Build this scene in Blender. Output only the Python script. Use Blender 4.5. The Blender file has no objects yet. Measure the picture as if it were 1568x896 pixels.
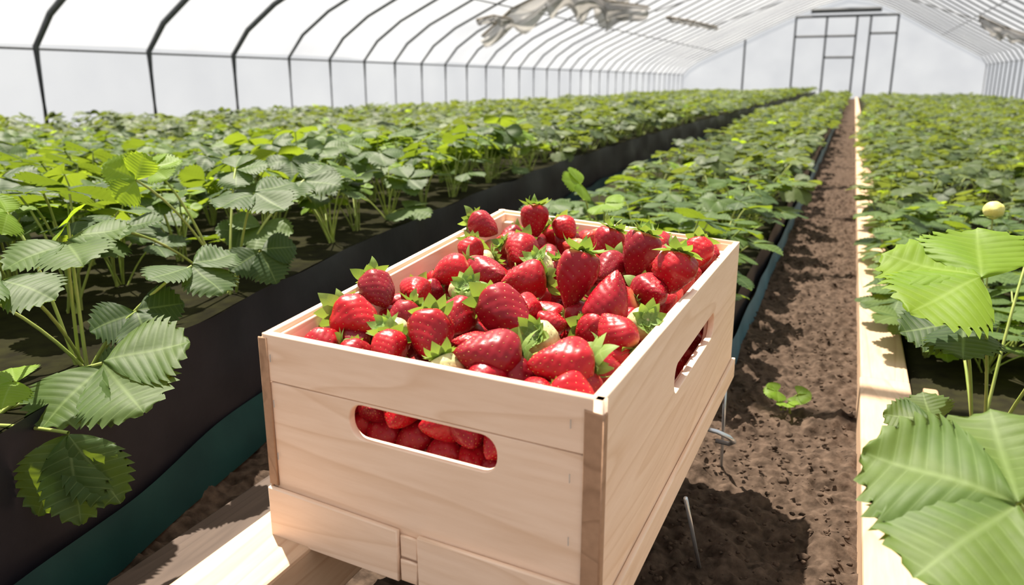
import bpy, bmesh, math, random
from mathutils import Vector, Matrix, noise
random.seed(7)
S = bpy.context.scene
COL = S.collection
S.view_settings.view_transform = 'Standard'
S.view_settings.look = 'None'

# ------------------------------------------------------------------ helpers
def link(o, parent=None):
    COL.objects.link(o)
    if parent is not None:
        o.parent = parent
    return o

def empty(name, loc=(0, 0, 0)):
    e = bpy.data.objects.new(name, None)
    e.empty_display_size = 0.05
    e.location = loc
    COL.objects.link(e)
    return e

class MB:
    def __init__(s):
        s.v = []; s.f = []; s.m = []; s.uv = []; s.t = []
    def add(s, verts, faces, mat, uvs=None, tint=0.5):
        o = len(s.v)
        s.v.extend(verts)
        s.t.extend([tint] * len(verts))
        s.uv.extend(uvs if uvs else [(0.5, 0.5)] * len(verts))
        for f in faces:
            s.f.append(tuple(i + o for i in f)); s.m.append(mat)
    def mesh(s, name, mats, smooth=True):
        me = bpy.data.meshes.new(name)
        me.from_pydata([tuple(v) for v in s.v], [], s.f)
        for m in mats: me.materials.append(m)
        me.polygons.foreach_set('material_index', s.m)
        me.polygons.foreach_set('use_smooth', [smooth] * len(s.f))
        uvl = me.uv_layers.new(name='UVMap')
        li = [0] * len(me.loops)
        me.loops.foreach_get('vertex_index', li)
        flat = []
        for i in li: flat.extend(s.uv[i])
        uvl.data.foreach_set('uv', flat)
        at = me.attributes.new('tint', 'FLOAT', 'POINT')
        at.data.foreach_set('value', s.t)
        me.update()
        return me
    def obj(s, name, mats, parent=None, smooth=True):
        return link(bpy.data.objects.new(name, s.mesh(name, mats, smooth)), parent)

def tube(mb, pts, r0, r1, mat, n=6, tint=0.5, cap=False):
    pts = [Vector(p) for p in pts]
    vs = []; fs = []
    k = len(pts)
    for i, p in enumerate(pts):
        d = (pts[min(i + 1, k - 1)] - pts[max(i - 1, 0)]).normalized()
        a = d.cross(Vector((0, 0, 1)))
        if a.length < 1e-3: a = d.cross(Vector((1, 0, 0)))
        a.normalize(); b = d.cross(a)
        r = r0 + (r1 - r0) * i / (k - 1)
        for j in range(n):
            an = 2 * math.pi * j / n
            vs.append(p + a * math.cos(an) * r + b * math.sin(an) * r)
    for i in range(k - 1):
        for j in range(n):
            fs.append((i * n + j, i * n + (j + 1) % n, (i + 1) * n + (j + 1) % n, (i + 1) * n + j))
    if cap:
        fs.append(tuple(range(n))[::-1]); fs.append(tuple((k - 1) * n + j for j in range(n)))
    mb.add(vs, fs, mat, tint=tint)

def box_mesh(name, x0, x1, y0, y1, z0, z1, mat, bev=0.003, parent=None, origin=True):
    bm = bmesh.new()
    c = Vector(((x0 + x1) / 2, (y0 + y1) / 2, (z0 + z1) / 2))
    r = bmesh.ops.create_cube(bm, size=1.0)
    for v in bm.verts:
        v.co = Vector((v.co.x * (x1 - x0), v.co.y * (y1 - y0), v.co.z * (z1 - z0)))
    if bev > 0:
        bmesh.ops.bevel(bm, geom=bm.edges[:], offset=bev, segments=2, affect='EDGES', profile=0.5)
    me = bpy.data.meshes.new(name); bm.to_mesh(me); bm.free()
    me.materials.append(mat)
    o = bpy.data.objects.new(name, me); o.location = c
    return link(o, parent)

# ------------------------------------------------------------------ materials
def newmat(name):
    m = bpy.data.materials.new(name); m.use_nodes = True
    nt = m.node_tree; nt.nodes.clear()
    out = nt.nodes.new('ShaderNodeOutputMaterial')
    return m, nt, out
def N(nt, typ, **kw):
    n = nt.nodes.new(typ)
    for k, v in kw.items():
        setattr(n, k, v)
    return n
def ramp(nt, stops, interp='LINEAR'):
    r = nt.nodes.new('ShaderNodeValToRGB'); cr = r.color_ramp; cr.interpolation = interp
    while len(cr.elements) < len(stops): cr.elements.new(0.5)
    for e, (p, c) in zip(cr.elements, stops):
        e.position = p; e.color = (c[0], c[1], c[2], 1)
    return r
def math_n(nt, op, a, b=None, clamp=False):
    n = nt.nodes.new('ShaderNodeMath'); n.operation = op; n.use_clamp = clamp
    for i, x in enumerate((a, b)):
        if x is None: continue
        if isinstance(x, (int, float)): n.inputs[i].default_value = x
        else: nt.links.new(x, n.inputs[i])
    return n.outputs[0]
def mixc(nt, fac, a, b, mode='MIX'):
    n = nt.nodes.new('ShaderNodeMix'); n.data_type = 'RGBA'; n.blend_type = mode
    for idx, x in ((0, fac), (6, a), (7, b)):
        if isinstance(x, (int, float)): n.inputs[idx].default_value = x
        elif isinstance(x, tuple): n.inputs[idx].default_value = (x[0], x[1], x[2], 1)
        else: nt.links.new(x, n.inputs[idx])
    return n.outputs[2]
def bump(nt, h, strength, dist=0.002):
    b = nt.nodes.new('ShaderNodeBump'); b.inputs['Strength'].default_value = strength
    b.inputs['Distance'].default_value = dist
    nt.links.new(h, b.inputs['Height']); return b.outputs[0]

def wood_mat(name, ca, cb, cc, axis=0, rough=0.6, fine=1.0, ring=.42):
    m, nt, out = newmat(name)
    tc = N(nt, 'ShaderNodeTexCoord')
    mp = N(nt, 'ShaderNodeMapping')
    sc = [9.0, 9.0, 9.0]
    sc[axis] = 1.0
    mp.inputs['Scale'].default_value = sc
    oi = N(nt, 'ShaderNodeObjectInfo')
    cmb = N(nt, 'ShaderNodeCombineXYZ')
    nt.links.new(math_n(nt, 'MULTIPLY', oi.outputs['Random'], 37.0), cmb.inputs[0])
    nt.links.new(math_n(nt, 'MULTIPLY', oi.outputs['Random'], 53.0), cmb.inputs[1])
    nt.links.new(math_n(nt, 'MULTIPLY', oi.outputs['Random'], 11.0), cmb.inputs[2])
    nt.links.new(cmb.outputs[0], mp.inputs['Location'])
    nt.links.new(tc.outputs['Object'], mp.inputs['Vector'])
    n0 = N(nt, 'ShaderNodeTexNoise'); n0.inputs['Scale'].default_value = 0.9; n0.inputs['Detail'].default_value = 1.5
    nt.links.new(mp.outputs[0], n0.inputs['Vector'])
    rings = math_n(nt, 'FRACT', math_n(nt, 'MULTIPLY', n0.outputs[0], 13.0 * fine))
    n1 = N(nt, 'ShaderNodeTexNoise'); n1.inputs['Scale'].default_value = 14; n1.inputs['Detail'].default_value = 5
    nt.links.new(mp.outputs[0], n1.inputs['Vector'])
    n2 = N(nt, 'ShaderNodeTexNoise'); n2.inputs['Scale'].default_value = 1.6; n2.inputs['Detail'].default_value = 3
    nt.links.new(mp.outputs[0], n2.inputs['Vector'])
    rr = ramp(nt, [(0.0, (0, 0, 0)), (0.72, (.18, .18, .18)), (0.93, (1, 1, 1)), (1.0, (0, 0, 0))])
    nt.links.new(rings, rr.inputs[0])
    base = mixc(nt, n2.outputs[0], ca, cb)
    c = mixc(nt, math_n(nt, 'MULTIPLY', rr.outputs[0], ring), base, cc)
    r2 = ramp(nt, [(0.35, (0, 0, 0)), (0.75, (1, 1, 1))]); nt.links.new(n1.outputs[0], r2.inputs[0])
    c = mixc(nt, math_n(nt, 'MULTIPLY', r2.outputs[0], 0.3), c, cc)
    b = N(nt, 'ShaderNodeBsdfPrincipled'); b.inputs['Roughness'].default_value = rough
    b.inputs['Specular IOR Level'].default_value = 0.3
    nt.links.new(c, b.inputs['Base Color'])
    nt.links.new(bump(nt, n1.outputs[0], 0.35, 0.001), b.inputs['Normal'])
    nt.links.new(b.outputs[0], out.inputs[0])
    return m

M_wood = wood_mat('crate_pine', (.95, .73, .565), (.89, .655, .49), (.68, .43, .26), ring=.42)
M_wood_edge = wood_mat('crate_edge_ply', (.50, .31, .19), (.38, .22, .135), (.20, .11, .06), axis=2, rough=.75)
M_beam = wood_mat('beam_pine', (.60, .43, .30), (.52, .36, .24), (.36, .21, .12), axis=1)
M_oldboard = wood_mat('weathered_board', (.11, .08, .065), (.08, .058, .045), (.045, .032, .026), axis=1, rough=.85)

def leaf_mat(name, dark, light, trans, vein, tw=0.42, rough=0.55, spec=.26):
    m, nt, out = newmat(name)
    uv = N(nt, 'ShaderNodeUVMap'); sep = N(nt, 'ShaderNodeSeparateXYZ'); nt.links.new(uv.outputs[0], sep.inputs[0])
    sabs = math_n(nt, 'ABSOLUTE', math_n(nt, 'SUBTRACT', sep.outputs[0], 0.5))
    mid = math_n(nt, 'SUBTRACT', 1.0, math_n(nt, 'MULTIPLY', sabs, 30.0), clamp=True)
    fr = math_n(nt, 'ABSOLUTE', math_n(nt, 'SUBTRACT', math_n(nt, 'FRACT', math_n(nt, 'ADD', sep.outputs[1], 0.5)), 0.5))
    sv = math_n(nt, 'SUBTRACT', 1.0, math_n(nt, 'MULTIPLY', fr, 12.0), clamp=True)
    vm = math_n(nt, 'MAXIMUM', mid, math_n(nt, 'MULTIPLY', sv, 0.6))
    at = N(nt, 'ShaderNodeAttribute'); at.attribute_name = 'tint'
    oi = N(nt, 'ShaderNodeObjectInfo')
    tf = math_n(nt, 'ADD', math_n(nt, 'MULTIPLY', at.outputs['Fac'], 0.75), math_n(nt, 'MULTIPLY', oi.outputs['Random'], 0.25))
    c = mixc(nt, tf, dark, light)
    tc = N(nt, 'ShaderNodeTexCoord')
    nz = N(nt, 'ShaderNodeTexNoise'); nz.inputs['Scale'].default_value = 60; nz.inputs['Detail'].default_value = 4
    nt.links.new(tc.outputs['Object'], nz.inputs['Vector'])
    c = mixc(nt, math_n(nt, 'MULTIPLY', nz.outputs[0], 0.45), c, (dark[0] * .6, dark[1] * .6, dark[2] * .6))
    c = mixc(nt, math_n(nt, 'MULTIPLY', vm, 0.55), c, vein)
    b = N(nt, 'ShaderNodeBsdfPrincipled'); b.inputs['Roughness'].default_value = rough
    b.inputs['Specular IOR Level'].default_value = spec
    nt.links.new(c, b.inputs['Base Color'])
    nt.links.new(bump(nt, nz.outputs[0], 0.3, 0.001), b.inputs['Normal'])
    tl = N(nt, 'ShaderNodeBsdfTranslucent')
    tcol = mixc(nt, tf, (trans[0] * .45, trans[1] * .5, trans[2] * .5), trans)
    tcol = mixc(nt, math_n(nt, 'MULTIPLY', vm, 0.45), tcol, (trans[0] * .45, trans[1] * .5, trans[2] * .3))
    nt.links.new(tcol, tl.inputs[0])
    mx = N(nt, 'ShaderNodeMixShader'); mx.inputs[0].default_value = tw
    nt.links.new(b.outputs[0], mx.inputs[1]); nt.links.new(tl.outputs[0], mx.inputs[2])
    nt.links.new(mx.outputs[0], out.inputs[0])
    return m
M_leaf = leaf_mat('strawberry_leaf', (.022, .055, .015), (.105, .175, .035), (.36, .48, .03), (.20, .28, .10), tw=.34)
M_leaf_far = leaf_mat('strawberry_leaf_far', (.028, .055, .018), (.125, .170, .048), (.33, .40, .05), (.17, .22, .09), tw=.32)
M_young_sunlit = leaf_mat('young_sunlit_leaf', (.11, .20, .015), (.18, .30, .02), (.50, .68, .03), (.28, .40, .09), tw=.42)  # lighter green: young leaves, and sunlit brightness painted into bright hero leaves
M_sepal = leaf_mat('strawberry_sepal', (.10, .20, .03), (.30, .42, .12), (.42, .60, .07), (.38, .5, .2), tw=.3, rough=.55)

def plain(name, col, rough=0.6, metal=0.0, spec=0.5, noise_scale=None, col2=None, bumpst=0.0, nfac=.6):
    m, nt, out = newmat(name)
    b = N(nt, 'ShaderNodeBsdfPrincipled')
    b.inputs['Base Color'].default_value = (*col, 1)
    b.inputs['Roughness'].default_value = rough; b.inputs['Metallic'].default_value = metal
    b.inputs['Specular IOR Level'].default_value = spec
    if noise_scale:
        tc = N(nt, 'ShaderNodeTexCoord')
        nz = N(nt, 'ShaderNodeTexNoise'); nz.inputs['Scale'].default_value = noise_scale; nz.inputs['Detail'].default_value = 6
        nt.links.new(tc.outputs['Object'], nz.inputs['Vector'])
        r = ramp(nt, [(.3, col), (.7, col2 or col)]); nt.links.new(nz.outputs[0], r.inputs[0])
        nt.links.new(r.outputs[0], b.inputs['Base Color'])
        if bumpst: nt.links.new(bump(nt, nz.outputs[0], bumpst, 0.004), b.inputs['Normal'])
    nt.links.new(b.outputs[0], out.inputs[0])
    return m
M_petiole = plain('petiole', (.22, .30, .05), .55, noise_scale=30, col2=(.32, .36, .09))
M_black = plain('black_film', (.008, .008, .013), .45, spec=.3, noise_scale=9, col2=(.015, .014, .020), bumpst=.7)
M_teal = plain('teal_film', (.004, .030, .032), .5, spec=.25, noise_scale=8, col2=(.008, .045, .045), bumpst=.5)
M_blue = plain('blue_film', (.03, .10, .14), .5, spec=.3, noise_scale=8, col2=(.07, .18, .24), bumpst=.5)
M_soil = plain('soil', (.032, .022, .016), .95, spec=.05, noise_scale=55, col2=(.105, .073, .054), bumpst=1.0)
M_bedsoil = plain('bed_soil', (.013, .012, .007), .95, spec=.05, noise_scale=25, col2=(.026, .026, .010), bumpst=.8)
M_pipe = plain('galvanised_pipe', (.045, .05, .055), .5, metal=.2, noise_scale=20, col2=(.08, .085, .09))
M_metal = plain('bright_wire', (.55, .60, .66), .3, metal=.7, noise_scale=20, col2=(.65, .7, .75))
M_seed = plain('strawberry_seed', (.36, .12, .03), .45, noise_scale=90, col2=(.50, .26, .06))
M_bud = plain('flower_bud', (.62, .54, .07), .6, noise_scale=60, col2=(.72, .70, .28), bumpst=.5)
M_twine = plain('torn_edge_twine', (.10, .085, .06), .8, noise_scale=20, col2=(.2, .16, .11))

def film_mat(name, tr, base=(.88, .90, .93), lo=.82, tlf=.6):
    m, nt, out = newmat(name)
    tc = N(nt, 'ShaderNodeTexCoord')
    nz = N(nt, 'ShaderNodeTexNoise'); nz.inputs['Scale'].default_value = .7; nz.inputs['Detail'].default_value = 5
    nt.links.new(tc.outputs['Object'], nz.inputs['Vector'])
    r = ramp(nt, [(.3, (base[0] * lo, base[1] * lo, base[2] * (lo + .03))), (.7, base)]); nt.links.new(nz.outputs[0], r.inputs[0])
    t = N(nt, 'ShaderNodeBsdfTransparent'); t.inputs[0].default_value = (.97, .97, .97, 1)
    d = N(nt, 'ShaderNodeBsdfPrincipled'); d.inputs['Roughness'].default_value = .35
    tl = N(nt, 'ShaderNodeBsdfTranslucent')
    nt.links.new(r.outputs[0], d.inputs['Base Color']); nt.links.new(r.outputs[0], tl.inputs[0])
    bp = bump(nt, nz.outputs[0], .5, .05)
    nt.links.new(bp, d.inputs['Normal'])
    m1 = N(nt, 'ShaderNodeMixShader'); m1.inputs[0].default_value = tlf
    nt.links.new(d.outputs[0], m1.inputs[1]); nt.links.new(tl.outputs[0], m1.inputs[2])
    m2 = N(nt, 'ShaderNodeMixShader'); m2.inputs[0].default_value = 1 - tr
    nt.links.new(t.outputs[0], m2.inputs[1]); nt.links.new(m1.outputs[0], m2.inputs[2])
    nt.links.new(m2.outputs[0], out.inputs[0])
    return m
M_film = film_mat('greenhouse_film', .72, (.66, .68, .70), lo=.6)
M_torn = film_mat('torn_film', .12, (.56, .54, .51), lo=.4, tlf=.4)

def berry_mat(name, red_a, red_b, pale, p0, p1):
    m, nt, out = newmat(name)
    uv = N(nt, 'ShaderNodeUVMap'); sep = N(nt, 'ShaderNodeSeparateXYZ'); nt.links.new(uv.outputs[0], sep.inputs[0])
    oi = N(nt, 'ShaderNodeObjectInfo')
    tc = N(nt, 'ShaderNodeTexCoord')
    nz = N(nt, 'ShaderNodeTexNoise'); nz.inputs['Scale'].default_value = 40; nz.inputs['Detail'].default_value = 3
    nt.links.new(tc.outputs['Object'], nz.inputs['Vector'])
    f = math_n(nt, 'ADD', math_n(nt, 'MULTIPLY', oi.outputs['Random'], .75), math_n(nt, 'MULTIPLY', nz.outputs[0], .25))
    c = mixc(nt, f, red_a, red_b)
    v = math_n(nt, 'ADD', sep.outputs[1], math_n(nt, 'MULTIPLY', math_n(nt, 'SUBTRACT', nz.outputs[0], .5), .25))
    mr = N(nt, 'ShaderNodeMapRange'); mr.inputs[1].default_value = p0; mr.inputs[2].default_value = p1
    mr.inputs[3].default_value = 1; mr.inputs[4].default_value = 0
    nt.links.new(v, mr.inputs[0])
    c = mixc(nt, mr.outputs[0], c, pale)
    b = N(nt, 'ShaderNodeBsdfPrincipled'); b.inputs['Roughness'].default_value = .38
    b.inputs['Specular IOR Level'].default_value = .30
    b.inputs['Coat Weight'].default_value = .06; b.inputs['Coat Roughness'].default_value = .15
    b.inputs['Subsurface Weight'].default_value = .10
    b.inputs['Subsurface Radius'].default_value = (1, .2, .1); b.inputs['Subsurface Scale'].default_value = .004
    nt.links.new(c, b.inputs['Base Color'])
    nt.links.new(bump(nt, nz.outputs[0], .2, .001), b.inputs['Normal'])
    nt.links.new(b.outputs[0], out.inputs[0])
    return m
M_berry = berry_mat('strawberry_red', (.24, .002, .010), (.44, .006, .012), (.60, .22, .10), .02, .10)
M_berry_dark = berry_mat('strawberry_deep_red', (.17, .002, .009), (.32, .003, .013), (.5, .14, .07), .02, .08)
M_berry_pale = berry_mat('strawberry_half_ripe', (.45, .02, .015), (.50, .06, .03), (.55, .52, .25), .34, .72)

# ------------------------------------------------------------------ leaves
def leaflet(mb, M, L, W, n, c, rng, mat=0, tint=.5, fold=.18, droop=.35, relief=.007):
    rows = 4 * n + 1 if n > 6 else 2 * n + 1
    q4 = n > 6
    vs = []; uvs = []; fs = []
    ph = rng.uniform(0, 6.28); wa = rng.uniform(.010, .028) * L
    for i in range(rows):
        t = i / (rows - 1)
        w = W * max(0.0, math.sin(math.pi * min(1, t ** .84))) ** .66
        if i == rows - 1: w = 0.02 * L
        if i == 0: w = .02 * L
        fr = (t * n) % 1.0
        cc = math.cos(2 * math.pi * fr)
        e = (.065 * cc if not q4 else .080 * (cc if cc > 0 else cc * 1.15))
        act = 1 if 0.10 < t < .985 else 0
        rel = (1 - cc) * .5
        for j in range(-c, c + 1):
            s = j / c; a = abs(s)
            x = s * w * (1 + e * a ** 5 * act)
            y = L * t * .97 + .42 * abs(x) * (1 - .75 * t) + (e * .35 * L * a ** 5 * act)
            z = fold * abs(x) - droop * y * y / L * .5 - .20 * x * x / L
            z += relief * L * rel * math.sin(math.pi * min(a, .95) ** .7) * 1.2
            z += wa * math.sin(ph + 6 * t + 3 * s)
            vs.append(M @ Vector((x, y, z)))
            uvs.append((s * .5 + .5, t * n))
    k = 2 * c + 1
    for i in range(rows - 1):
        for j in range(k - 1):
            fs.append((i * k + j, i * k + j + 1, (i + 1) * k + j + 1, (i + 1) * k + j))
    mb.add(vs, fs, mat, uvs, tint)

def frame(pos, fwd, up):
    f = Vector(fwd).normalized(); u = Vector(up)
    u = (u - f * u.dot(f)).normalized()
    r = f.cross(u)
    m = Matrix((r, f, u)).transposed().to_4x4()
    m.translation = Vector(pos)
    return m

def trifoliate(mb, M, L, n, c, rng, mat=0, side=None, tint=None, wd=None, flat=1.0):
    if tint is None: tint = rng.random()
    if wd is None: wd = rng.uniform(.43, .50)
    for k, (az, sc) in enumerate(((0, 1.0), (1, .93), (-1, .93))):
        ang = az * math.radians(side if side else rng.uniform(72, 94))
        R = Matrix.Rotation(ang, 4, 'Z') @ Matrix.Translation((0, .02 * L, az * .002)) @ Matrix.Rotation(math.radians(rng.uniform(-10, 12) * flat), 4, 'X') @ Matrix.Rotation(math.radians(rng.uniform(-8, 8) * flat), 4, 'Y')
        leaflet(mb, M @ R, L * sc, L * wd, n, c, rng, mat, min(1, max(0, tint + rng.uniform(-.1, .1))), fold=rng.uniform(.08, .28) * flat, droop=rng.uniform(.1, .42) * flat)

def petiole(mb, a, b, n=7, r=.0018, mat=1, sides=6):
    a = Vector(a); b = Vector(b)
    mid = a + (b - a) * .45; mid.z = a.z + (b.z - a.z) * .75
    pts = []
    for i in range(n):
        t = i / (n - 1)
        pts.append(a * (1 - t) ** 2 + mid * 2 * t * (1 - t) + b * t * t)
    tube(mb, pts, r * 1.25, r, mat, sides)

def plant_mesh(name, seed, nl, height, spread, L, n, c, leafm, low=.2, flat=1.0):
    rng = random.Random(seed)
    mb = MB()
    for i in range(nl):
        az = i * 2.39996 + rng.uniform(-.4, .4)
        r = spread * math.sqrt((i + .5) / nl) * rng.uniform(.8, 1.2)
        h = height * (rng.uniform(.66, 1.10) - .22 * (r / spread) ** 2)
        if rng.random() < low: h *= .55
        p = Vector((r * math.cos(az), r * math.sin(az), h))
        pit = math.radians(rng.uniform(-30, 8) * flat)
        a2 = az + rng.uniform(-.6, .6)
        f = Vector((math.cos(a2) * math.cos(pit), math.sin(a2) * math.cos(pit), math.sin(pit)))
        up = Vector((rng.uniform(-.3, .3) * flat, rng.uniform(-.3, .3) * flat, 1))
        yg = rng.random() < .12
        trifoliate(mb, frame(p, f, up), L * (rng.uniform(.65, 1.18) if not yg else rng.uniform(.45, .7)), n, c, rng, 2 if yg else 0)
        if c > 1:
            petiole(mb, (rng.uniform(-.012, .012), rng.uniform(-.012, .012), -.01), p, 6 if n > 5 else 4, .0019, 1, 5 if n > 5 else 3)
    return mb.mesh(name, [leafm, M_petiole, M_young_sunlit])

near_v = [plant_mesh('plant_near_%d' % i, 100 + i, 9, .20, .10, .076, 8, 4, M_leaf, .12) for i in range(7)]
low_v = [plant_mesh('plant_low_%d' % i, 150 + i, 9, .17, .12, .082, 8, 4, M_leaf, .2, .6) for i in range(6)]
mid_v = [plant_mesh('plant_mid_%d' % i, 200 + i, 10, .17, .12, .072, 5, 2, M_leaf_far, .15) for i in range(5)]
far_v = [plant_mesh('plant_far_%d' % i, 300 + i, 13, .15, .18, .080, 3, 1, M_leaf_far, .15) for i in range(4)]

def wallx(y):
    return -1.45 + .5 * math.exp(-(y - .9) / 2.2)
def bedz(x):
    t = min(1, max(0, (-x - 1.7) / 2.0)); return .24 - .10 * t

def put(mesh, par, x, y, z, sc, rng, name='plant'):
    o = bpy.data.objects.new(name, mesh)
    o.location = (x, y, z); o.rotation_euler = (rng.uniform(-.1, .1), rng.uniform(-.1, .1), rng.uniform(0, 6.28))
    o.scale = (sc, sc, sc * rng.uniform(.80, 1.15))
    link(o, par)

def fill_bed(name, xlo, xhi, zf, y0, y1, seed, skip=None, edge=.06, hs=1.0, near=near_v):
    par = empty(name)
    rng = random.Random(seed)
    y = y0
    while y < y1:
        if y < 3.6: st, vs, sc = .225, near, 1.0
        elif y < 9: st, vs, sc = .26, mid_v, 1.1
        elif y < 18: st, vs, sc = .38, far_v, 1.1
        else: st, vs, sc = .52, far_v, 1.3
        xa, xb = xlo(y), xhi(y) - edge
        x = xb
        while x > xa:
            px = x + rng.uniform(-.2, .12) * st if x < xb - .01 else x + rng.uniform(-.03, .02)
            py = y + rng.uniform(-.35, .35) * st
            if not (skip and skip(px, py)):
                k = sc * rng.uniform(.85, 1.15) * hs
                if y > 16: k *= .92
                put(rng.choice(vs), par, px, py, zf(px), k, rng)
            x -= st
        y += st
    return par

fill_bed('strawberry_plants', lambda y: max(-6.7, -1.5 * y - .7), lambda y: wallx(y), bedz, .55, 35.5, 1,
         skip=lambda x, y: (y < 1.35 and x > wallx(y) - .20), edge=.13)
fill_bed('strawberry_plants.001', lambda y: wallx(y) + .36, lambda y: -.22, lambda x: .12, 1.62, 35.5, 2, edge=.10, hs=.95, near=low_v,
         skip=lambda x, y: y < 1.62)
def fill3(x): return .03
P3 = fill_bed('strawberry_plants.002', lambda y: .2, lambda y: min(4.2, .32 * y + 1.1), fill3, 1.0, 35.5, 3, edge=.0, hs=.92, near=low_v,
         skip=lambda x, y: y < 1.85 and x < .50)
r3 = random.Random(44); y = 2.0
while y < 14:
    put(r3.choice(low_v if y < 4 else mid_v), P3, .215 + r3.uniform(-.015, .02), y, .03, r3.uniform(.8, 1.0), r3); y += .19

# hero plants --------------------------------------------------------------
def hero(name, base, leaves, seed):
    rng = random.Random(seed); mb = MB()
    base = Vector(base)
    for lf in leaves:
        (p, f, u, L, tint, side) = lf[:6]
        p = Vector(p) - base
        M = frame(p, f, u)
        trifoliate(mb, M, L, 9, 7, rng, 2 if tint >= .9 else 0, side, tint, lf[6] if len(lf) > 6 else .53, lf[7] if len(lf) > 7 else .8)
        petiole(mb, (rng.uniform(-.015, .015), rng.uniform(-.015, .015), -.01), p, 9, .0022, 1, 8)
    o = mb.obj(name, [M_leaf, M_petiole, M_young_sunlit]); o.location = base
    return o
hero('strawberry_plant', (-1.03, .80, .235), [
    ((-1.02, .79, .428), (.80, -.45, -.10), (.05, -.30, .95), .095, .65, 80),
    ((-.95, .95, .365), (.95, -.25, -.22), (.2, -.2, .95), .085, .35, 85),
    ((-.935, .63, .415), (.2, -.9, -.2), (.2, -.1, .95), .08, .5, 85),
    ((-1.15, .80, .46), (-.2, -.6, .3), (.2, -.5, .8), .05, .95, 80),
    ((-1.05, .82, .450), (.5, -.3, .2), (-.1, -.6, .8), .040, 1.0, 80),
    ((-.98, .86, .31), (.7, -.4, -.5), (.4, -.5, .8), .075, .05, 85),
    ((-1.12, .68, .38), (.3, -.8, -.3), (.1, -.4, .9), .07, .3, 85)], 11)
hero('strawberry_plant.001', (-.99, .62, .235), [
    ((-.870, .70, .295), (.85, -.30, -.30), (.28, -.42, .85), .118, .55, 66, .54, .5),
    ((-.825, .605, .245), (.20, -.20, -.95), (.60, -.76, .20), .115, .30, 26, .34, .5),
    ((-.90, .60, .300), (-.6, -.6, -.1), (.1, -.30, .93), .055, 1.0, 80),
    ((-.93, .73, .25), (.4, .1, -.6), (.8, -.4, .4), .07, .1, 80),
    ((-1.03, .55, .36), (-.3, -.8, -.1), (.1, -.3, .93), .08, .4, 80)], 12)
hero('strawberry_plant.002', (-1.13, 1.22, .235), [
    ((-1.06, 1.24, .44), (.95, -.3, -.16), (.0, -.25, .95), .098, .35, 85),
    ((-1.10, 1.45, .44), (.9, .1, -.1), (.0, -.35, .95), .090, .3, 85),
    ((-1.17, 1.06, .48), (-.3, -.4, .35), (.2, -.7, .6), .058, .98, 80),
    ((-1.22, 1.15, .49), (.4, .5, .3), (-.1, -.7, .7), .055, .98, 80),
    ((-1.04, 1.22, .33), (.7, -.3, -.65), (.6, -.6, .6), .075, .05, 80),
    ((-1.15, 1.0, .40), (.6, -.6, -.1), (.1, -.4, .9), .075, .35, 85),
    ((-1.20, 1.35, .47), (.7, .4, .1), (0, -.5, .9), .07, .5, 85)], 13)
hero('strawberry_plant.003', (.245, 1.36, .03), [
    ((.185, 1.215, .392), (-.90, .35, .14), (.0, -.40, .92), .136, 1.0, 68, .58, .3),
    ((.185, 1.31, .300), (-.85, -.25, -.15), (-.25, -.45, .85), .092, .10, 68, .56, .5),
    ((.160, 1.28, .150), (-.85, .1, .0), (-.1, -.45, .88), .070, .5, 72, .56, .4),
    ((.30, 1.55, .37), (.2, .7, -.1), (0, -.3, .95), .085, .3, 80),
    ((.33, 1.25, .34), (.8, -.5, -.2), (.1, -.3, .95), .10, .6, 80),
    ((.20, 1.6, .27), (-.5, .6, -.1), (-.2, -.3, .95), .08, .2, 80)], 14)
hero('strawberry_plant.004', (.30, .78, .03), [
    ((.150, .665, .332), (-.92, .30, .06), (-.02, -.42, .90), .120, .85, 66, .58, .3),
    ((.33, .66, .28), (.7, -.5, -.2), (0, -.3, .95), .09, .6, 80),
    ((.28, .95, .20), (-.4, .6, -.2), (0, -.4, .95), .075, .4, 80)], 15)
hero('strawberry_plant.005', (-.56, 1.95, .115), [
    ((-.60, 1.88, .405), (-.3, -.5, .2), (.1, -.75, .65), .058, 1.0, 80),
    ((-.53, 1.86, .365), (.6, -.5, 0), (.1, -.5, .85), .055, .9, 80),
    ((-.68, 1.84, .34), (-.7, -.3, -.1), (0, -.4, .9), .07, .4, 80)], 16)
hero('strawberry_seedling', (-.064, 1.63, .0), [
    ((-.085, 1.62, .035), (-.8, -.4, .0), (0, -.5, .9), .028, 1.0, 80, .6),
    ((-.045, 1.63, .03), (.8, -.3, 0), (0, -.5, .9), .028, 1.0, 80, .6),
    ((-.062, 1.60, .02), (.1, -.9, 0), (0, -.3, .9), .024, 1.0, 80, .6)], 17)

# flower bud
mb = MB()
bm = bmesh.new(); bmesh.ops.create_icosphere(bm, subdivisions=3, radius=.021)
vs = []
for v in bm.verts:
    q = v.co * (1 + .10 * noise.noise(v.co * 220)); q.z *= .9
    vs.append(q + Vector((0, 0, .355)))
mb.add(vs, [tuple(x.index for x in f.verts) for f in bm.faces], 0); bm.free()
tube(mb, [(0.02, .01, 0), (.012, .005, .15), (.003, 0, .28), (0, 0, .345)], .0022, .0016, 1, 7)
for k in range(6):
    a = k * math.pi / 3
    leaflet(mb, frame((0, 0, .338), (math.cos(a), math.sin(a), .35), (0, 0, 1)), .026, .008, 3, 1, random.Random(k), 2, .6)
o = mb.obj('flower_bud', [M_bud, M_petiole, M_sepal]); o.location = (.30, 1.95, .03)

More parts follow.
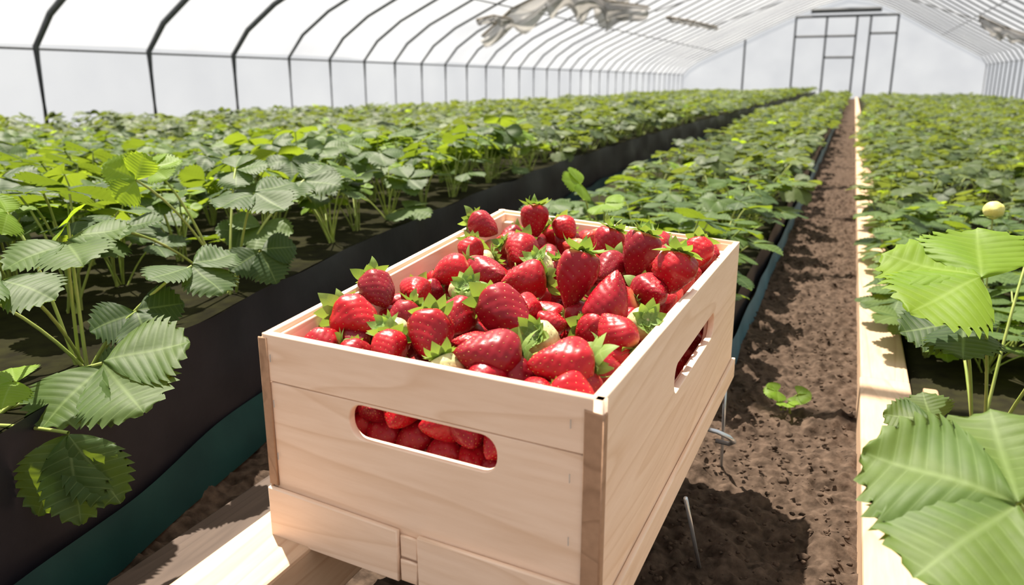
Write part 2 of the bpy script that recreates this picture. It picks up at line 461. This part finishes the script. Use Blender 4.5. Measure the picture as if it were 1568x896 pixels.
# ------------------------------------------------------------------ ground
def rng_axis(segs):
    out = []
    for a, b, st in segs:
        n = max(1, int(round((b - a) / st)))
        out += [a + (b - a) * i / n for i in range(n)]
    out.append(segs[-1][1]); return out
xs = rng_axis([(-7.2, -1.2, 1.0), (-1.2, -.26, .02), (-.26, .10, .0055), (.10, .3, .05), (.3, 4.8, .9)])
ys = rng_axis([(-4.2, 0, 1.0), (0, .7, .05), (.7, 2.4, .0055), (2.4, 5, .012), (5, 14, .05), (14, 36.2, .5)])
mb = MB(); vs = []; fs = []
for y in ys:
    for x in xs:
        z = -.018
        if -1.2 < x < .12 and .3 < y < 14:
            v = Vector((x, y, 0))
            z += .016 * noise.fractal(v * 11, .8, 2.1, 3) + .013 * abs(noise.noise(v * 42)) + .006 * noise.noise(v * 90)
            z += .016 * max(0, noise.noise(v * 27 + Vector((9, 3, 1)))) ** .7
        vs.append((x, y, z))
k = len(xs)
for i in range(len(ys) - 1):
    for j in range(k - 1):
        fs.append((i * k + j, i * k + j + 1, (i + 1) * k + j + 1, (i + 1) * k + j))
mb.add(vs, fs, 0)
mb.obj('ground', [M_soil])
mb = MB(); rg = random.Random(5)
bm = bmesh.new(); bmesh.ops.create_icosphere(bm, subdivisions=2, radius=1)
icv = [v.co.copy() for v in bm.verts]; icf = [tuple(x.index for x in f.verts) for f in bm.faces]; bm.free()
for i in range(1300):
    x = rg.uniform(-.2, .06); y = .8 + 5 * rg.random() ** 1.6
    r = rg.uniform(.001, .0038) * (1.9 if rg.random() < .08 else 1)
    off = Vector((rg.uniform(0, 99), 0, 0))
    mb.add([Vector((x, y, -.002)) + Vector((v.x * r * 1.2, v.y * r, v.z * r * .8)) * (1 + .65 * noise.noise(v * 1.9 + off)) for v in icv], icf, 0)
mb.obj('soil_clods', [M_soil])

# bed bodies and films
def strip(mb, fx, ztop, zbot, y0, y1, step, mat, off=0, wob=.004, wz=.004, seed=0, flare=0):
    n = int((y1 - y0) / step); vs = []; fs = []; kz = 7
    for i in range(n + 1):
        y = y0 + (y1 - y0) * i / n
        for j in range(kz):
            t = j / (kz - 1)
            zt = ztop + wz * noise.noise(Vector((y * 3.1, seed, 0))) * 2
            zz = zt + (zbot - zt) * t
            x = fx(y) + off + flare * t + wob * noise.noise(Vector((y * 4.2, zz * 9, seed + 3.3))) * 2
            vs.append((x, y, zz))
    for i in range(n):
        for j in range(kz - 1):
            fs.append((i * kz + j, i * kz + j + 1, (i + 1) * kz + j + 1, (i + 1) * kz + j))
    mb.add(vs, fs, mat)
mb = MB()
strip(mb, wallx, .262, .0, .1, 35.9, .05, 0, 0, .007, .008, 1)
strip(mb, lambda y: wallx(y), .080, -.01, .1, 12, .03, 1, .014, .005, .012, 2, .012)
strip(mb, lambda y: wallx(y) - .03, .245, .262, .1, 35.9, .05, 0, 0, .007, .006, 1, .03)
mb.obj('raised_bed_film', [M_black, M_teal])
mb = MB()
strip(mb, lambda y: -.225, .125, .0, 1.55, 35.9, .04, 0, 0, .005, .006, 5)
strip(mb, lambda y: -.210, .055, -.01, 1.55, 20, .03, 1, 0, .004, .008, 6, .008)
mb.obj('raised_bed_film.001', [M_black, M_blue])

def bed_body(name, fl, fr, zf, y0, y1):
    mb = MB(); vs = []; fs = []
    n = 80
    for i in range(n + 1):
        y = y0 + (y1 - y0) * (i / n) ** 1.7
        a, b = fl(y), fr(y)
        for q in range(13):
            x = a + (b - a) * q / 12
            vs.append((x, y, zf(x) + .008 * noise.noise(Vector((x * 5, y * 5, 0)))))
        vs.append((b, y, -.03)); vs.append((a, y, -.03))
    k = 15
    for i in range(n):
        for j in range(k):
            fs.append((i * k + j, i * k + (j + 1) % k, (i + 1) * k + (j + 1) % k, (i + 1) * k + j))
    fs.append(tuple(range(k))); fs.append(tuple(n * k + j for j in range(k))[::-1])
    mb.add(vs, fs, 0)
    return mb.obj(name, [M_bedsoil])
bed_body('raised_bed', lambda y: -6.95, lambda y: wallx(y) - .02, lambda x: bedz(x) - .005, .1, 35.9)
bed_body('raised_bed.001', lambda y: wallx(y) + .16, lambda y: -.235, lambda x: .11, 1.56, 35.9)
bed_body('raised_bed.002', lambda y: .175, lambda y: 4.5, lambda x: .03, .1, 35.9)

# right edging boards
E = empty('bed_edging_boards')
segs = [(-.4, 1.74), (1.744, 4.3), (4.304, 7.2), (7.204, 12.0), (12.004, 20), (20.004, 35.8)]
for i, (a, b) in enumerate(segs):
    box_mesh('board_%d' % i, .070 + .002 * (i % 2), .166, a, b, -.02, .050 - .002 * (i % 2), M_beam, .004, E)
box_mesh('stake', .168, .192, 1.50, 1.53, -.02, .115, M_wood_edge, .002, E)

# beam & weathered board lower left
SB = empty('support_beam')
box_mesh('beam', -.578, -.487, .10, 1.42, .085, .170, M_beam, .004, SB)
box_mesh('block_near', -.60, -.46, .16, .24, -.02, .084, M_oldboard, .003, SB)
box_mesh('block_far', -.60, -.46, 1.2, 1.3, -.02, .084, M_oldboard, .003, SB)
box_mesh('weathered_plank', -.83, -.60, .15, 1.30, .0, .022, M_oldboard, .003)

# ------------------------------------------------------------------ crate
FL = Vector((-.5385, .6225, 0)); FR = Vector((-.162, .5825, 0)); BR = Vector((-.1465, 1.3105, 0)); BL = Vector((-.595, 1.375, 0))
ZB = .171
crate = empty('wooden_crate', (-.36, .97, ZB))
def rounded(x0, x1, y0, y1, r, n=6):
    pts = []
    for cx, cy, a0 in ((x1 - r, y1 - r, 0), (x0 + r, y1 - r, 90), (x0 + r, y0 + r, 180), (x1 - r, y0 + r, 270)):
        for i in range(n + 1):
            a = math.radians(a0 + 90 * i / n); pts.append((cx + r * math.cos(a), cy + r * math.sin(a)))
    return pts
def panel(name, p0, p1, outline, holes, thick, inset, mat, zb=ZB):
    cu = bpy.data.curves.new(name, 'CURVE'); cu.dimensions = '2D'; cu.fill_mode = 'BOTH'
    cu.extrude = thick / 2 - .0012; cu.bevel_depth = .0012; cu.bevel_resolution = 1
    cu.offset = -.0012
    for pts in [outline] + holes:
        sp = cu.splines.new('POLY'); sp.points.add(len(pts) - 1)
        for q, (a, b) in zip(sp.points, pts): q.co = (a, b, 0, 1)
        sp.use_cyclic_u = True
    tmp = bpy.data.objects.new('tmp', cu); COL.objects.link(tmp)
    dg = bpy.context.evaluated_depsgraph_get(); dg.update()
    me = bpy.data.meshes.new_from_object(tmp.evaluated_get(dg))
    bpy.data.objects.remove(tmp); me.name = name
    me.materials.clear(); me.materials.append(mat)
    o = bpy.data.objects.new(name, me)
    x = (p1 - p0).normalized(); y = Vector((0, 0, 1)); z = x.cross(y)
    m = Matrix((x, y, z)).transposed().to_4x4()
    m.translation = Vector((p0.x, p0.y, zb)) - z * (inset + thick / 2)
    link(o, crate)
    o.matrix_parent_inverse = Matrix.Translation(crate.location).inverted()
    o.matrix_basis = m
    return o
bpy.context.view_layer.update()
H = .229
wF = (FR - FL).length; wR = (BR - FR).length; wB = (BL - BR).length; wL = (FL - BL).length
T = .009
panel('front_lower_board', FL, FR, [(0, .0), (wF, 0), (wF, .1765), (0, .1765)], [rounded(.110, .278, .137, .1735, .0165)], T, .001, M_wood)
panel('front_upper_board', FL, FR, [(0, .1775), (wF, .1775), (wF, H), (0, H)], [], T + .001, .0, M_wood)
panel('front_skirt_left', FL, FR, [(-.003, -.004), (.168, -.004), (.168, .052), (.0, .056), (-.003, .056)], [], .006, -.0065, M_wood)
panel('front_skirt_right', FL, FR, [(.192, -.004), (wF - .018, -.004), (wF - .018, .052), (.192, .052)], [], .006, -.0065, M_wood)
panel('front_skirt_insert_top', FL, FR, [(.170, .024), (.190, .024), (.190, .047), (.170, .047)], [], .004, -.0035, M_wood)
panel('front_skirt_insert_low', FL, FR, [(.170, -.003), (.190, -.003), (.190, .021), (.170, .021)], [], .004, -.0045, M_wood)
panel('right_board', FR, BR, [(0, 0), (wR, 0), (wR, H), (0, H)], [rounded(.275, .525, .130, .166, .016)], T, 0, M_wood)
panel('right_skirt', FR, BR, [(.012, -.004), (wR + .003, -.004), (wR + .003, .030), (.012, .030)], [], .006, -.0065, M_wood)
panel('back_board', BR, BL, [(0, 0), (wB, 0), (wB, H + .017), (0, H)], [rounded(.13, .31, .13, .165, .016)], T, 0, M_wood)
panel('left_board', BL, FL, [(0, 0), (wL, 0), (wL, H), (0, H + .017)], [rounded(.26, .5, .13, .165, .016)], T, 0, M_wood)
panel('front_liner', FL, FR, [(T + .002, .02), (wF - T - .002, .02), (wF - T - .002, H - .003), (T + .002, H - .003)], [rounded(.104, .284, .129, .1790, .0165)], .005, T + .0022, M_wood)
panel('right_liner', FR, BR, [(T + .002, .02), (wR - T - .002, .02), (wR - T - .002, H - .004), (T + .002, H - .004)], [rounded(.268, .532, .122, .172, .016)], .005, T + .0014, M_wood)
panel('back_liner', BR, BL, [(T + .002, .02), (wB - T - .002, .02), (wB - T - .002, H + .012), (T + .002, H - .004)], [rounded(.126, .314, .126, .169, .016)], .005, T + .0014, M_wood)
panel('left_liner', BL, FL, [(T + .002, .02), (wL - T - .002, .02), (wL - T - .002, H - .004), (T + .002, H + .012)], [rounded(.256, .504, .126, .169, .016)], .005, T + .0014, M_wood)
panel('corner_strip_front_right', FL, FR, [(wF - .0165, .0), (wF + .001, .0), (wF + .001, H - .012), (wF - .0165, H - .010)], [], .003, -.0022, M_wood_edge)
panel('corner_strip_right_front', FR, BR, [(-.002, 0), (.007, 0), (.007, H - .012), (-.002, H - .012)], [], .003, -.0022, M_wood_edge)
panel('corner_strip_front_left', FL, FR, [(-.004, .058), (.008, .058), (.007, H - .004), (-.004, H - .004)], [], .003, -.0022, M_wood_edge)
panel('corner_strip_left_front', BL, FL, [(wL - .014, 0), (wL + .002, 0), (wL + .002, H - .004), (wL - .014, H - .004)], [], .003, -.0022, M_wood_edge)
for nm, p, ht in (('FL', FL, .2), ('FR', FR, .2), ('BR', BR, .215), ('BL', BL, .228)):
    c = (FL + FR + BL + BR) / 4
    q = p + Vector((.026 if c.x > p.x else -.026, .026 if c.y > p.y else -.026, 0))
    ob = box_mesh('corner_post_' + nm, q.x - .010, q.x + .010, q.y - .010, q.y + .010, ZB + .004, ZB + ht, M_wood, .002)
    ob.parent = crate; ob.matrix_parent_inverse = Matrix.Translation(crate.location).inverted()
mb = MB()
ins = [FL + Vector((.012, .012, 0)), FR + Vector((-.012, .012, 0)), BR + Vector((-.012, -.012, 0)), BL + Vector((.012, -.012, 0))]
vb = [Vector((p.x, p.y, z)) - crate.location for z in (ZB + .001, ZB + .009) for p in ins]
mb.add(vb, [(3, 2, 1, 0), (4, 5, 6, 7), (0, 1, 5, 4), (1, 2, 6, 5), (2, 3, 7, 6), (3, 0, 4, 7)], 0)
mb.obj('bottom_board', [M_wood], crate, smooth=False)
mb = MB()
xd = (FR - FL).normalized(); nf = xd.cross(Vector((0, 0, 1)))
for zz in (.03, .09, .15, .20):
    for sx in (.012, wF - .028):
        p = FL + xd * sx + nf * .0022 + Vector((0, 0, ZB + zz)) - crate.location
        tube(mb, [p, p + Vector((0, 0, .008))], .0005, .0005, 0, 5)
mb.obj('staples', [M_metal], crate)

# ------------------------------------------------------------------ stand (wire)
mb = MB()
def rod(pts, r=.0028): tube(mb, pts, r, r, 0, 8, cap=True)
rod([(-.170, .62, .162), (-.168, 1.30, .162)], .004)
rod([(-.138, .872, .168), (-.135, 1.01, -.01)])
rod([(-.150, 1.29, .165), (-.152, 1.33, -.01)])
rod([(-.19, .70, .165), (-.20, .66, -.01)])
rod([(-.170, 1.10, .162), (-.135, 1.10, .158), (-.118, 1.105, .150), (-.112, 1.118, .138), (-.120, 1.13, .128), (-.140, 1.13, .130)], .0035)
rod([(-.170, .75, .162), (-.49, .75, .162)], .004)
rod([(-.170, 1.2, .162), (-.49, 1.2, .162)], .004)
mb.obj('wire_stand', [M_metal])

# ------------------------------------------------------------------ strawberries
def berry_mesh(name, seed, R, Hh, mat, power=.62, seeds=120, calyx=1.0):
    rng = random.Random(seed); mb = MB()
    nu, nv = 44, 34
    off = Vector((seed * 3.7, 1, 2)); 
    def prof(t):
        return R * max(0, math.sin(math.pi * t ** power)) ** .66
    def pos(t, ph, dr=0):
        r = prof(t) + dr
        d = Vector((math.cos(ph), math.sin(ph), 0))
        lump = 1 + .16 * noise.noise(Vector((d.x, d.y, t * 2)) * 1.3 + off)
        z = Hh * (.5 - t)
        if t < .12: z -= R * .10 * (1 - t / .12) ** 2
        return Vector((d.x * r * lump, d.y * r * lump * .94, z))
    sp = []
    for i in range(seeds):
        t = .07 + .90 * (i + .5) / seeds
        sp.append((t, (i * 2.39996) % (2 * math.pi)))
    sp3 = [pos(t, ph) for t, ph in sp]
    vs = [pos(0, 0)]; uvs = [(0, 0)]; 
    for i in range(1, nv):
        t = i / nv
        for j in range(nu):
            ph = 2 * math.pi * j / nu
            p = pos(t, ph)
            dm = 9
            for q in sp3:
                d = (p - q).length_squared
                if d < dm: dm = d
            s = .070 * R
            k = math.exp(-dm / (2 * s * s))
            nrm = Vector((p.x, p.y, p.z * .35)).normalized()
            vs.append(p - nrm * R * .045 * k); uvs.append((j / nu, t))
    vs.append(pos(1, 0)); uvs.append((0, 1))
    fs = []
    for j in range(nu): fs.append((0, 1 + j, 1 + (j + 1) % nu))
    for i in range(nv - 2):
        for j in range(nu):
            a = 1 + i * nu + j; b = 1 + i * nu + (j + 1) % nu
            fs.append((a, a + nu, b + nu, b))
    last = len(vs) - 1; o = 1 + (nv - 2) * nu
    for j in range(nu): fs.append((o + j, last, o + (j + 1) % nu))
    mb.add(vs, fs, 0, uvs)
    for (t, ph), q in zip(sp, sp3):
        n = Vector((q.x, q.y, q.z * .35)).normalized()
        tz = Vector((0, 0, -1)); tz = (tz - n * tz.dot(n)).normalized(); tx = n.cross(tz)
        c = q - n * R * .036
        a, b, h = R * .024, R * .040, R * .030
        mb.add([c + tx * a, c + tz * b, c - tx * a, c - tz * b, c + n * h], [(0, 1, 4), (1, 2, 4), (2, 3, 4), (3, 0, 4)], 1)
    if calyx > 0:
        ht = Hh * .5 - R * .06
        for whorl in range(2):
            ns = rng.randint(8, 10) if whorl == 0 else 4
            for k in range(ns):
                a = 2 * math.pi * k / ns + rng.uniform(-.2, .2)
                up = rng.uniform(-.2, .8) if whorl == 0 else rng.uniform(.6, 1.2)
                Ls = R * (rng.uniform(.85, 1.25) if whorl == 0 else rng.uniform(.6, .85)) * calyx
                d = Vector((math.cos(a), math.sin(a), 0))
                sv = Vector((-math.sin(a), math.cos(a), 0))
                cv = []; cu = []; rows = 8; tw = rng.uniform(-.4, .4)
                for i in range(rows):
                    t = i / (rows - 1)
                    w = Ls * .30 * math.sin(math.pi * (.14 + .86 * t) ** .85) if i < rows - 1 else .0
                    rad = R * .08 + Ls * t * math.cos(up * t)
                    zz = ht + R * .05 + Ls * (up * .75 * t * t) - (R * .20 * t * t if up < .2 else 0)
                    for s in (-1, 0, 1):
                        cv.append(d * rad + sv * (w * s) + Vector((0, 0, zz - (w * .35 if s == 0 else 0) + tw * t * w * s))); cu.append((.5 + .5 * s, t * 2))
                cf = []
                for i in range(rows - 1):
                    for j in range(2): cf.append((i * 3 + j, i * 3 + j + 1, i * 3 + j + 4, i * 3 + j + 3))
                mb.add(cv, cf, 2, cu, rng.uniform(.2, 1))
        if rng.random() < .6:
            tube(mb, [(0, 0, Hh * .5 - R * .1), (R * .08, 0, Hh * .5 + R * .3), (R * .25, R * .1, Hh * .5 + R * .6)], R * .055, R * .045, 3, 6, cap=True)
    return mb.mesh(name, [mat, M_seed, M_sepal, M_petiole])

BV = [berry_mesh('berry_a', 1, .0255, .060, M_berry, .60), berry_mesh('berry_b', 2, .0245, .066, M_berry_dark, .52),
      berry_mesh('berry_c', 3, .0265, .054, M_berry, .66), berry_mesh('berry_d', 4, .024, .062, M_berry_dark, .58),
      berry_mesh('berry_e', 5, .023, .052, M_berry, .62), berry_mesh('berry_f', 6, .022, .048, M_berry_pale, .64),
      berry_mesh('berry_g', 7, .024, .056, M_berry, .60, calyx=.45), berry_mesh('berry_h', 8, .024, .054, M_berry_dark, .63, calyx=.45)]
pile = empty('strawberry_pile', (-.36, .97, .3))
def put_berry(p, tip, sc, v, spin=0.0):
    tip = Vector(tip).normalized()
    q = tip.to_track_quat('-Z', 'Y').to_matrix().to_4x4() @ Matrix.Rotation(spin, 4, 'Z')
    o = bpy.data.objects.new('strawberry', BV[v]); link(o, pile)
    o.matrix_basis = Matrix.Translation(Vector(p) - pile.location) @ q @ Matrix.Scale(sc, 4)
heroes = [
 ((-.480, .712, .395), (.85, -.25, -.25), 1.12, 0), ((-.508, .800, .404), (.6, -.45, -.4), 1.0, 3), ((-.415, .668, .382), (.3, -.6, -.3), .95, 4),
 ((-.377, .690, .395), (.35, -.65, -.55), 1.05, 0), ((-.485, .850, .393), (.4, -.7, .1), 1.0, 4), ((-.450, .756, .385), (-.2, -.6, -.5), .9, 3),
 ((-.485, .945, .398), (-.5, -.4, -.2), 1.05, 0), ((-.385, .765, .393), (.1, -.8, -.3), 1.05, 4), ((-.432, .955, .398), (.7, -.35, .1), 1.12, 1),
 ((-.322, .765, .403), (.75, -.35, -.35), 1.25, 1), ((-.305, .672, .392), (-.75, -.45, .1), 1.20, 3), ((-.230, .672, .392), (-.75, -.45, .05), 1.18, 0),
 ((-.205, .775, .396), (-.55, .2, .55), 1.05, 4), ((-.235, .855, .410), (.15, .35, .9), 1.12, 1), ((-.205, .94, .400), (.5, -.6, .1), 1.05, 3),
 ((-.182, .955, .424), (-.1, -.28, -.95), 1.12, 2), ((-.250, 1.05, .420), (-.25, -.25, -.9), 1.15, 1), ((-.285, .880, .422), (-.15, -.30, -.92), 1.22, 1),
 ((-.315, 1.12, .415), (-.3, -.3, -.9), 1.05, 3), ((-.475, 1.24, .422), (.1, -.35, -.9), 1.08, 0), ((-.540, 1.18, .420), (.8, -.2, -.3), 1.0, 3),
 ((-.435, 1.08, .405), (.2, -.7, -.2), 1.08, 0), ((-.365, .915, .404), (-.7, -.45, -.05), 1.1, 0), ((-.425, 1.26, .410), (.5, -.4, -.2), 1.0, 4),
 ((-.225, 1.09, .400), (.2, -.7, -.1), 1.08, 0), ((-.290, 1.05, .398), (-.1, -.7, -.2), 1.0, 3), ((-.510, 1.06, .400), (.1, -.6, -.5), 1.0, 4),
 ((-.19, 1.18, .402), (.1, -.6, -.5), 1.0, 2), ((-.36, 1.20, .406), (-.2, -.6, .3), 1.0, 5), ((-.26, 1.22, .402), (.2, -.6, .1), 1.0, 0),
 ((-.275, .745, .386), (.2, .8, -.6), 1.0, 5), ((-.190, .835, .388), (-.4, .7, -.6), 1.0, 5),
 ((-.42, .86, .394), (-.3, .6, -.7), 1.0, 5), ((-.33, .835, .390), (.3, -.7, .2), 1.0, 4), ((-.34, .655, .372), (.5, -.2, -.7), .95, 5),
 ((-.372, 1.00, .400), (.2, .5, -.8), 1.0, 5), ((-.43, .71, .384), (.3, .6, -.7), .9, 5)]
rb = random.Random(3)
for p, t, s, v in heroes: put_berry(p, t, s * .93, v, rb.uniform(0, 6.28))
hp = [Vector(h[0]) for h in heroes]
def inside(b, a):
    l = FL.lerp(BL, b); r = FR.lerp(BR, b); return l.lerp(r, a)
for layer, z in enumerate((.215, .258, .300, .340, .369)):
    nb, na = 14, 7
    for ib in range(nb):
        for ia in range(na):
            if layer in (0, 1, 2, 3) and not (ia in (0, na - 1) or ib in (0, nb - 1) or layer == 3): continue
            a = (ia + .5 + (.5 if ib % 2 else 0) * (1 if ia < na - 1 else 0)) / na; b = (ib + .5) / nb
            a = min(.89, max(.11, a)); b = min(.95, max(.066, b))
            if layer in (2, 3) and b < .1: continue
            p = inside(b, a); p.z = z + rb.uniform(-.006, .006) + (.012 * b if layer == 4 else 0)
            p.x += rb.uniform(-.004, .004); p.y += rb.uniform(-.004, .006)
            if layer == 4 and min((p - q).length for q in hp) < .027: continue
            v = rb.choice((0, 2, 6, 7, 4, 6, 7, 5, 1) if layer == 4 else (6, 7))
            tip = [rb.uniform(-1, 1), rb.uniform(-1, .6), rb.uniform(-.7, .5)]
            if a < .2: tip[0] = -abs(tip[0]) - .2
            if a > .8: tip[0] = abs(tip[0]) + .2
            if b < .12: tip[1] = -abs(tip[1]) - .3
            put_berry(p, tip, rb.uniform(.74, 1.0), v, rb.uniform(0, 6.28))
for i in range(9):
    a = .10 + .80 * i / 8
    for (dz, dy) in ((.322, .046), (.288, .05), (.352, .058)):
        p = inside(0, a) + Vector((rb.uniform(-.006, .006), dy + rb.uniform(-.003, .003), dz + rb.uniform(-.005, .005)))
        put_berry(p, (rb.uniform(-.8, .8), -.6, rb.uniform(-.6, .3)), rb.uniform(.85, .95), rb.choice((6, 7)), rb.uniform(0, 6.28))

# ------------------------------------------------------------------ greenhouse
prof = [(-7, 0), (-7, .99), (-6.72, 1.27), (-6.3, 1.55), (-5.5, 1.92), (-4.6, 2.32), (-3.6, 2.80), (-2.6, 3.25), (-1.6, 3.65), (-.6, 3.92),
        (.3, 3.78), (1.1, 3.45), (2.0, 2.95), (2.9, 2.42), (3.8, 1.93), (4.35, 1.62), (4.6, 1.32), (4.6, 0)]
Y0, Y1 = -4.0, 36.0
def extrude_prof(name, pts, mat, y0, y1, step=.3):
    mb = MB(); n = int((y1 - y0) / step); vs = []; fs = []
    k = len(pts)
    for i in range(n + 1):
        y = y0 + (y1 - y0) * i / n
        for (x, z) in pts:
            w = .03 * noise.noise(Vector((x * .8, y * .9, z)))
            vs.append((x + w * .4, y, z + (w if z > .01 else 0)))
    for i in range(n):
        for j in range(k - 1):
            fs.append((i * k + j, i * k + j + 1, (i + 1) * k + j + 1, (i + 1) * k + j))
    mb.add(vs, fs, 0)
    return mb.obj(name, [mat])
extrude_prof('wall_left', prof[:2], M_film, Y0, Y1)
extrude_prof('ceiling', prof[1:-1], M_film, Y0, Y1)
extrude_prof('wall_right', prof[-2:], M_film, Y0, Y1)
for nm, y in (('wall_back', Y1), ('wall_front', Y0)):
    mb = MB(); mb.add([(x, y, z) for x, z in prof], [tuple(range(len(prof)))], 0); mb.obj(nm, [M_film], smooth=False)
mb = MB()
ribs = [-3.9, -2.6, -1.3, .1, 1.45, 2.75, 4.06, 5.37, 6.68, 7.97, 9.03, 9.95]
while ribs[-1] < 35.2: ribs.append(ribs[-1] + .9)
for i, y in enumerate(ribs):
    r = .031 if y < 9 else .020
    tube(mb, [(x + (.035 if x < -6.9 else (-.035 if x > 4.5 else 0)), y, z - (.03 if z > .9 else 0)) for x, z in prof], r, r, 0, 6)
for j in (1, 4, 9, 13, 16):
    x, z = prof[j]
    sx = .04 if x < -6.9 else (-.04 if x > 4.5 else 0)
    tube(mb, [(x + sx, Y0, z - .05), (x + sx, Y1, z - .05)], .012, .012, 0, 6)
for y in (9.0, 14.5, 20, 27):
    tube(mb, [(-4.6, y, 2.28), (-.6, y + 2.7, 3.86)], .015, .015, 0, 5)
    tube(mb, [(2.9, y, 2.38), (-.6, y + 2.7, 3.86)], .015, .015, 0, 5)
mb.obj('greenhouse_frame', [M_pipe])
mb = MB(); yy = Y1 - .06
def bar(x0, z0, x1, z1, r=.045): tube(mb, [(x0, yy, z0), (x1, yy, z1)], r, r, 0, 4)
for x, zt in ((-4.4, 2.34), (-2.45, 3.2), (-1.27, 3.2), (-.15, 3.2), (.35, 3.2), (1.33, 3.2)): bar(x, 0.02, x, zt, .04)
bar(-2.45, 3.18, 1.33, 3.18, .05); bar(-2.45, 2.42, -.15, 2.42); bar(-1.27, 1.6, -.15, 1.6); bar(-1.9, 3.40, .7, 3.40, .09)
bar(.35, 2.5, 1.33, 2.5)
mb.obj('door_1', [M_pipe])
def torn(name, c, path, width, seed, amp=.16):
    mb = MB(); vs = []; fs = []; n = 60; m = 14
    P = [Vector(p) for p in path]
    def ev(t):
        f = t * (len(P) - 1); i = min(int(f), len(P) - 2); u = f - i; u = u * u * (3 - 2 * u)
        return P[i].lerp(P[i + 1], u)
    for i in range(n + 1):
        t = i / n; q = ev(t)
        w = width * (.25 + .75 * math.sin(math.pi * t) ** .6) * (1 + .9 * noise.noise(Vector((t * 9, seed, 4))))
        for j in range(m + 1):
            v = j / m
            fold = amp * math.sin(v * 9 + 6 * noise.noise(Vector((t * 4, seed, 0)))) * v
            p = q + Vector((.10 * noise.noise(Vector((t * 7, v * 3, seed))), fold * .6 + .12 * noise.noise(Vector((t * 8, v * 4, seed + 5))), -w * v * .8))
            vs.append(p)
    for i in range(n):
        for j in range(m):
            a = i * (m + 1) + j; fs.append((a, a + 1, a + m + 2, a + m + 1))
    mb.add(vs, fs, 0)
    tube(mb, [ev(i / 20) + Vector((0, 0, .01)) for i in range(21)], .022, .012, 1, 5)
    o = mb.obj(name, [M_torn, M_twine]); o.location = c
    return o
torn('torn_plastic_sheet', (-4.3, 12.6, 1.80), [(-1.35, -.3, -.45), (-.95, 0, -.02), (-.35, 0, .22), (.15, 0, .36), (.6, .1, .06), (1.25, .2, -.04)], .52, 3.0, .2)
torn('torn_plastic_sheet.001', (-4.1, 12.9, 2.12), [(-.6, 0, .02), (-.1, 0, .14), (.25, 0, .05), (.7, 0, -.20)], .75, 8.0, .26)
torn('torn_plastic_sheet.002', (-5.3, 12.0, 1.58), [(-.3, 0, .0), (0, 0, .06), (.3, 0, .0)], .14, 5.0, .05)
torn('torn_plastic_sheet.003', (-2.9, 15.5, 1.72), [(-.45, 0, .08), (0, 0, .0), (.5, 0, -.12)], .10, 9.0, .04)
torn('torn_plastic_sheet.004', (3.0, 22, 1.75), [(-.5, 0, .35), (0, 0, .1), (.6, 0, -.1)], .35, 12.0, .1)

# ------------------------------------------------------------------ light
W = bpy.data.worlds.new('sky'); S.world = W; W.use_nodes = True
bg = W.node_tree.nodes['Background']; bg.inputs[0].default_value = (.95, .97, 1.0, 1); bg.inputs[1].default_value = .80
sun = bpy.data.lights.new('sun', 'SUN'); sun.energy = 18; sun.angle = math.radians(.55); sun.color = (1, .91, .78)
so = bpy.data.objects.new('sun', sun); link(so)
so.rotation_euler = Vector((.37, -.30, -1)).to_track_quat('-Z', 'Y').to_euler()

# ------------------------------------------------------------------ camera
cam = bpy.data.cameras.new('camera'); co = bpy.data.objects.new('camera', cam); link(co)
cam.lens = 28.0; cam.sensor_width = 36; cam.clip_start = .02; cam.clip_end = 200
th, ph = math.radians(22.6), math.radians(14.83)
F = Vector((-math.sin(th) * math.cos(ph), math.cos(th) * math.cos(ph), -math.sin(ph)))
R = Vector((math.cos(th), math.sin(th), 0)); U = R.cross(F)
m = Matrix((R, U, -F)).transposed().to_4x4(); m.translation = Vector((0, 0, .65))
co.matrix_world = m
cam.dof.use_dof = True; cam.dof.focus_distance = 1.0; cam.dof.aperture_fstop = 6.3
S.camera = co
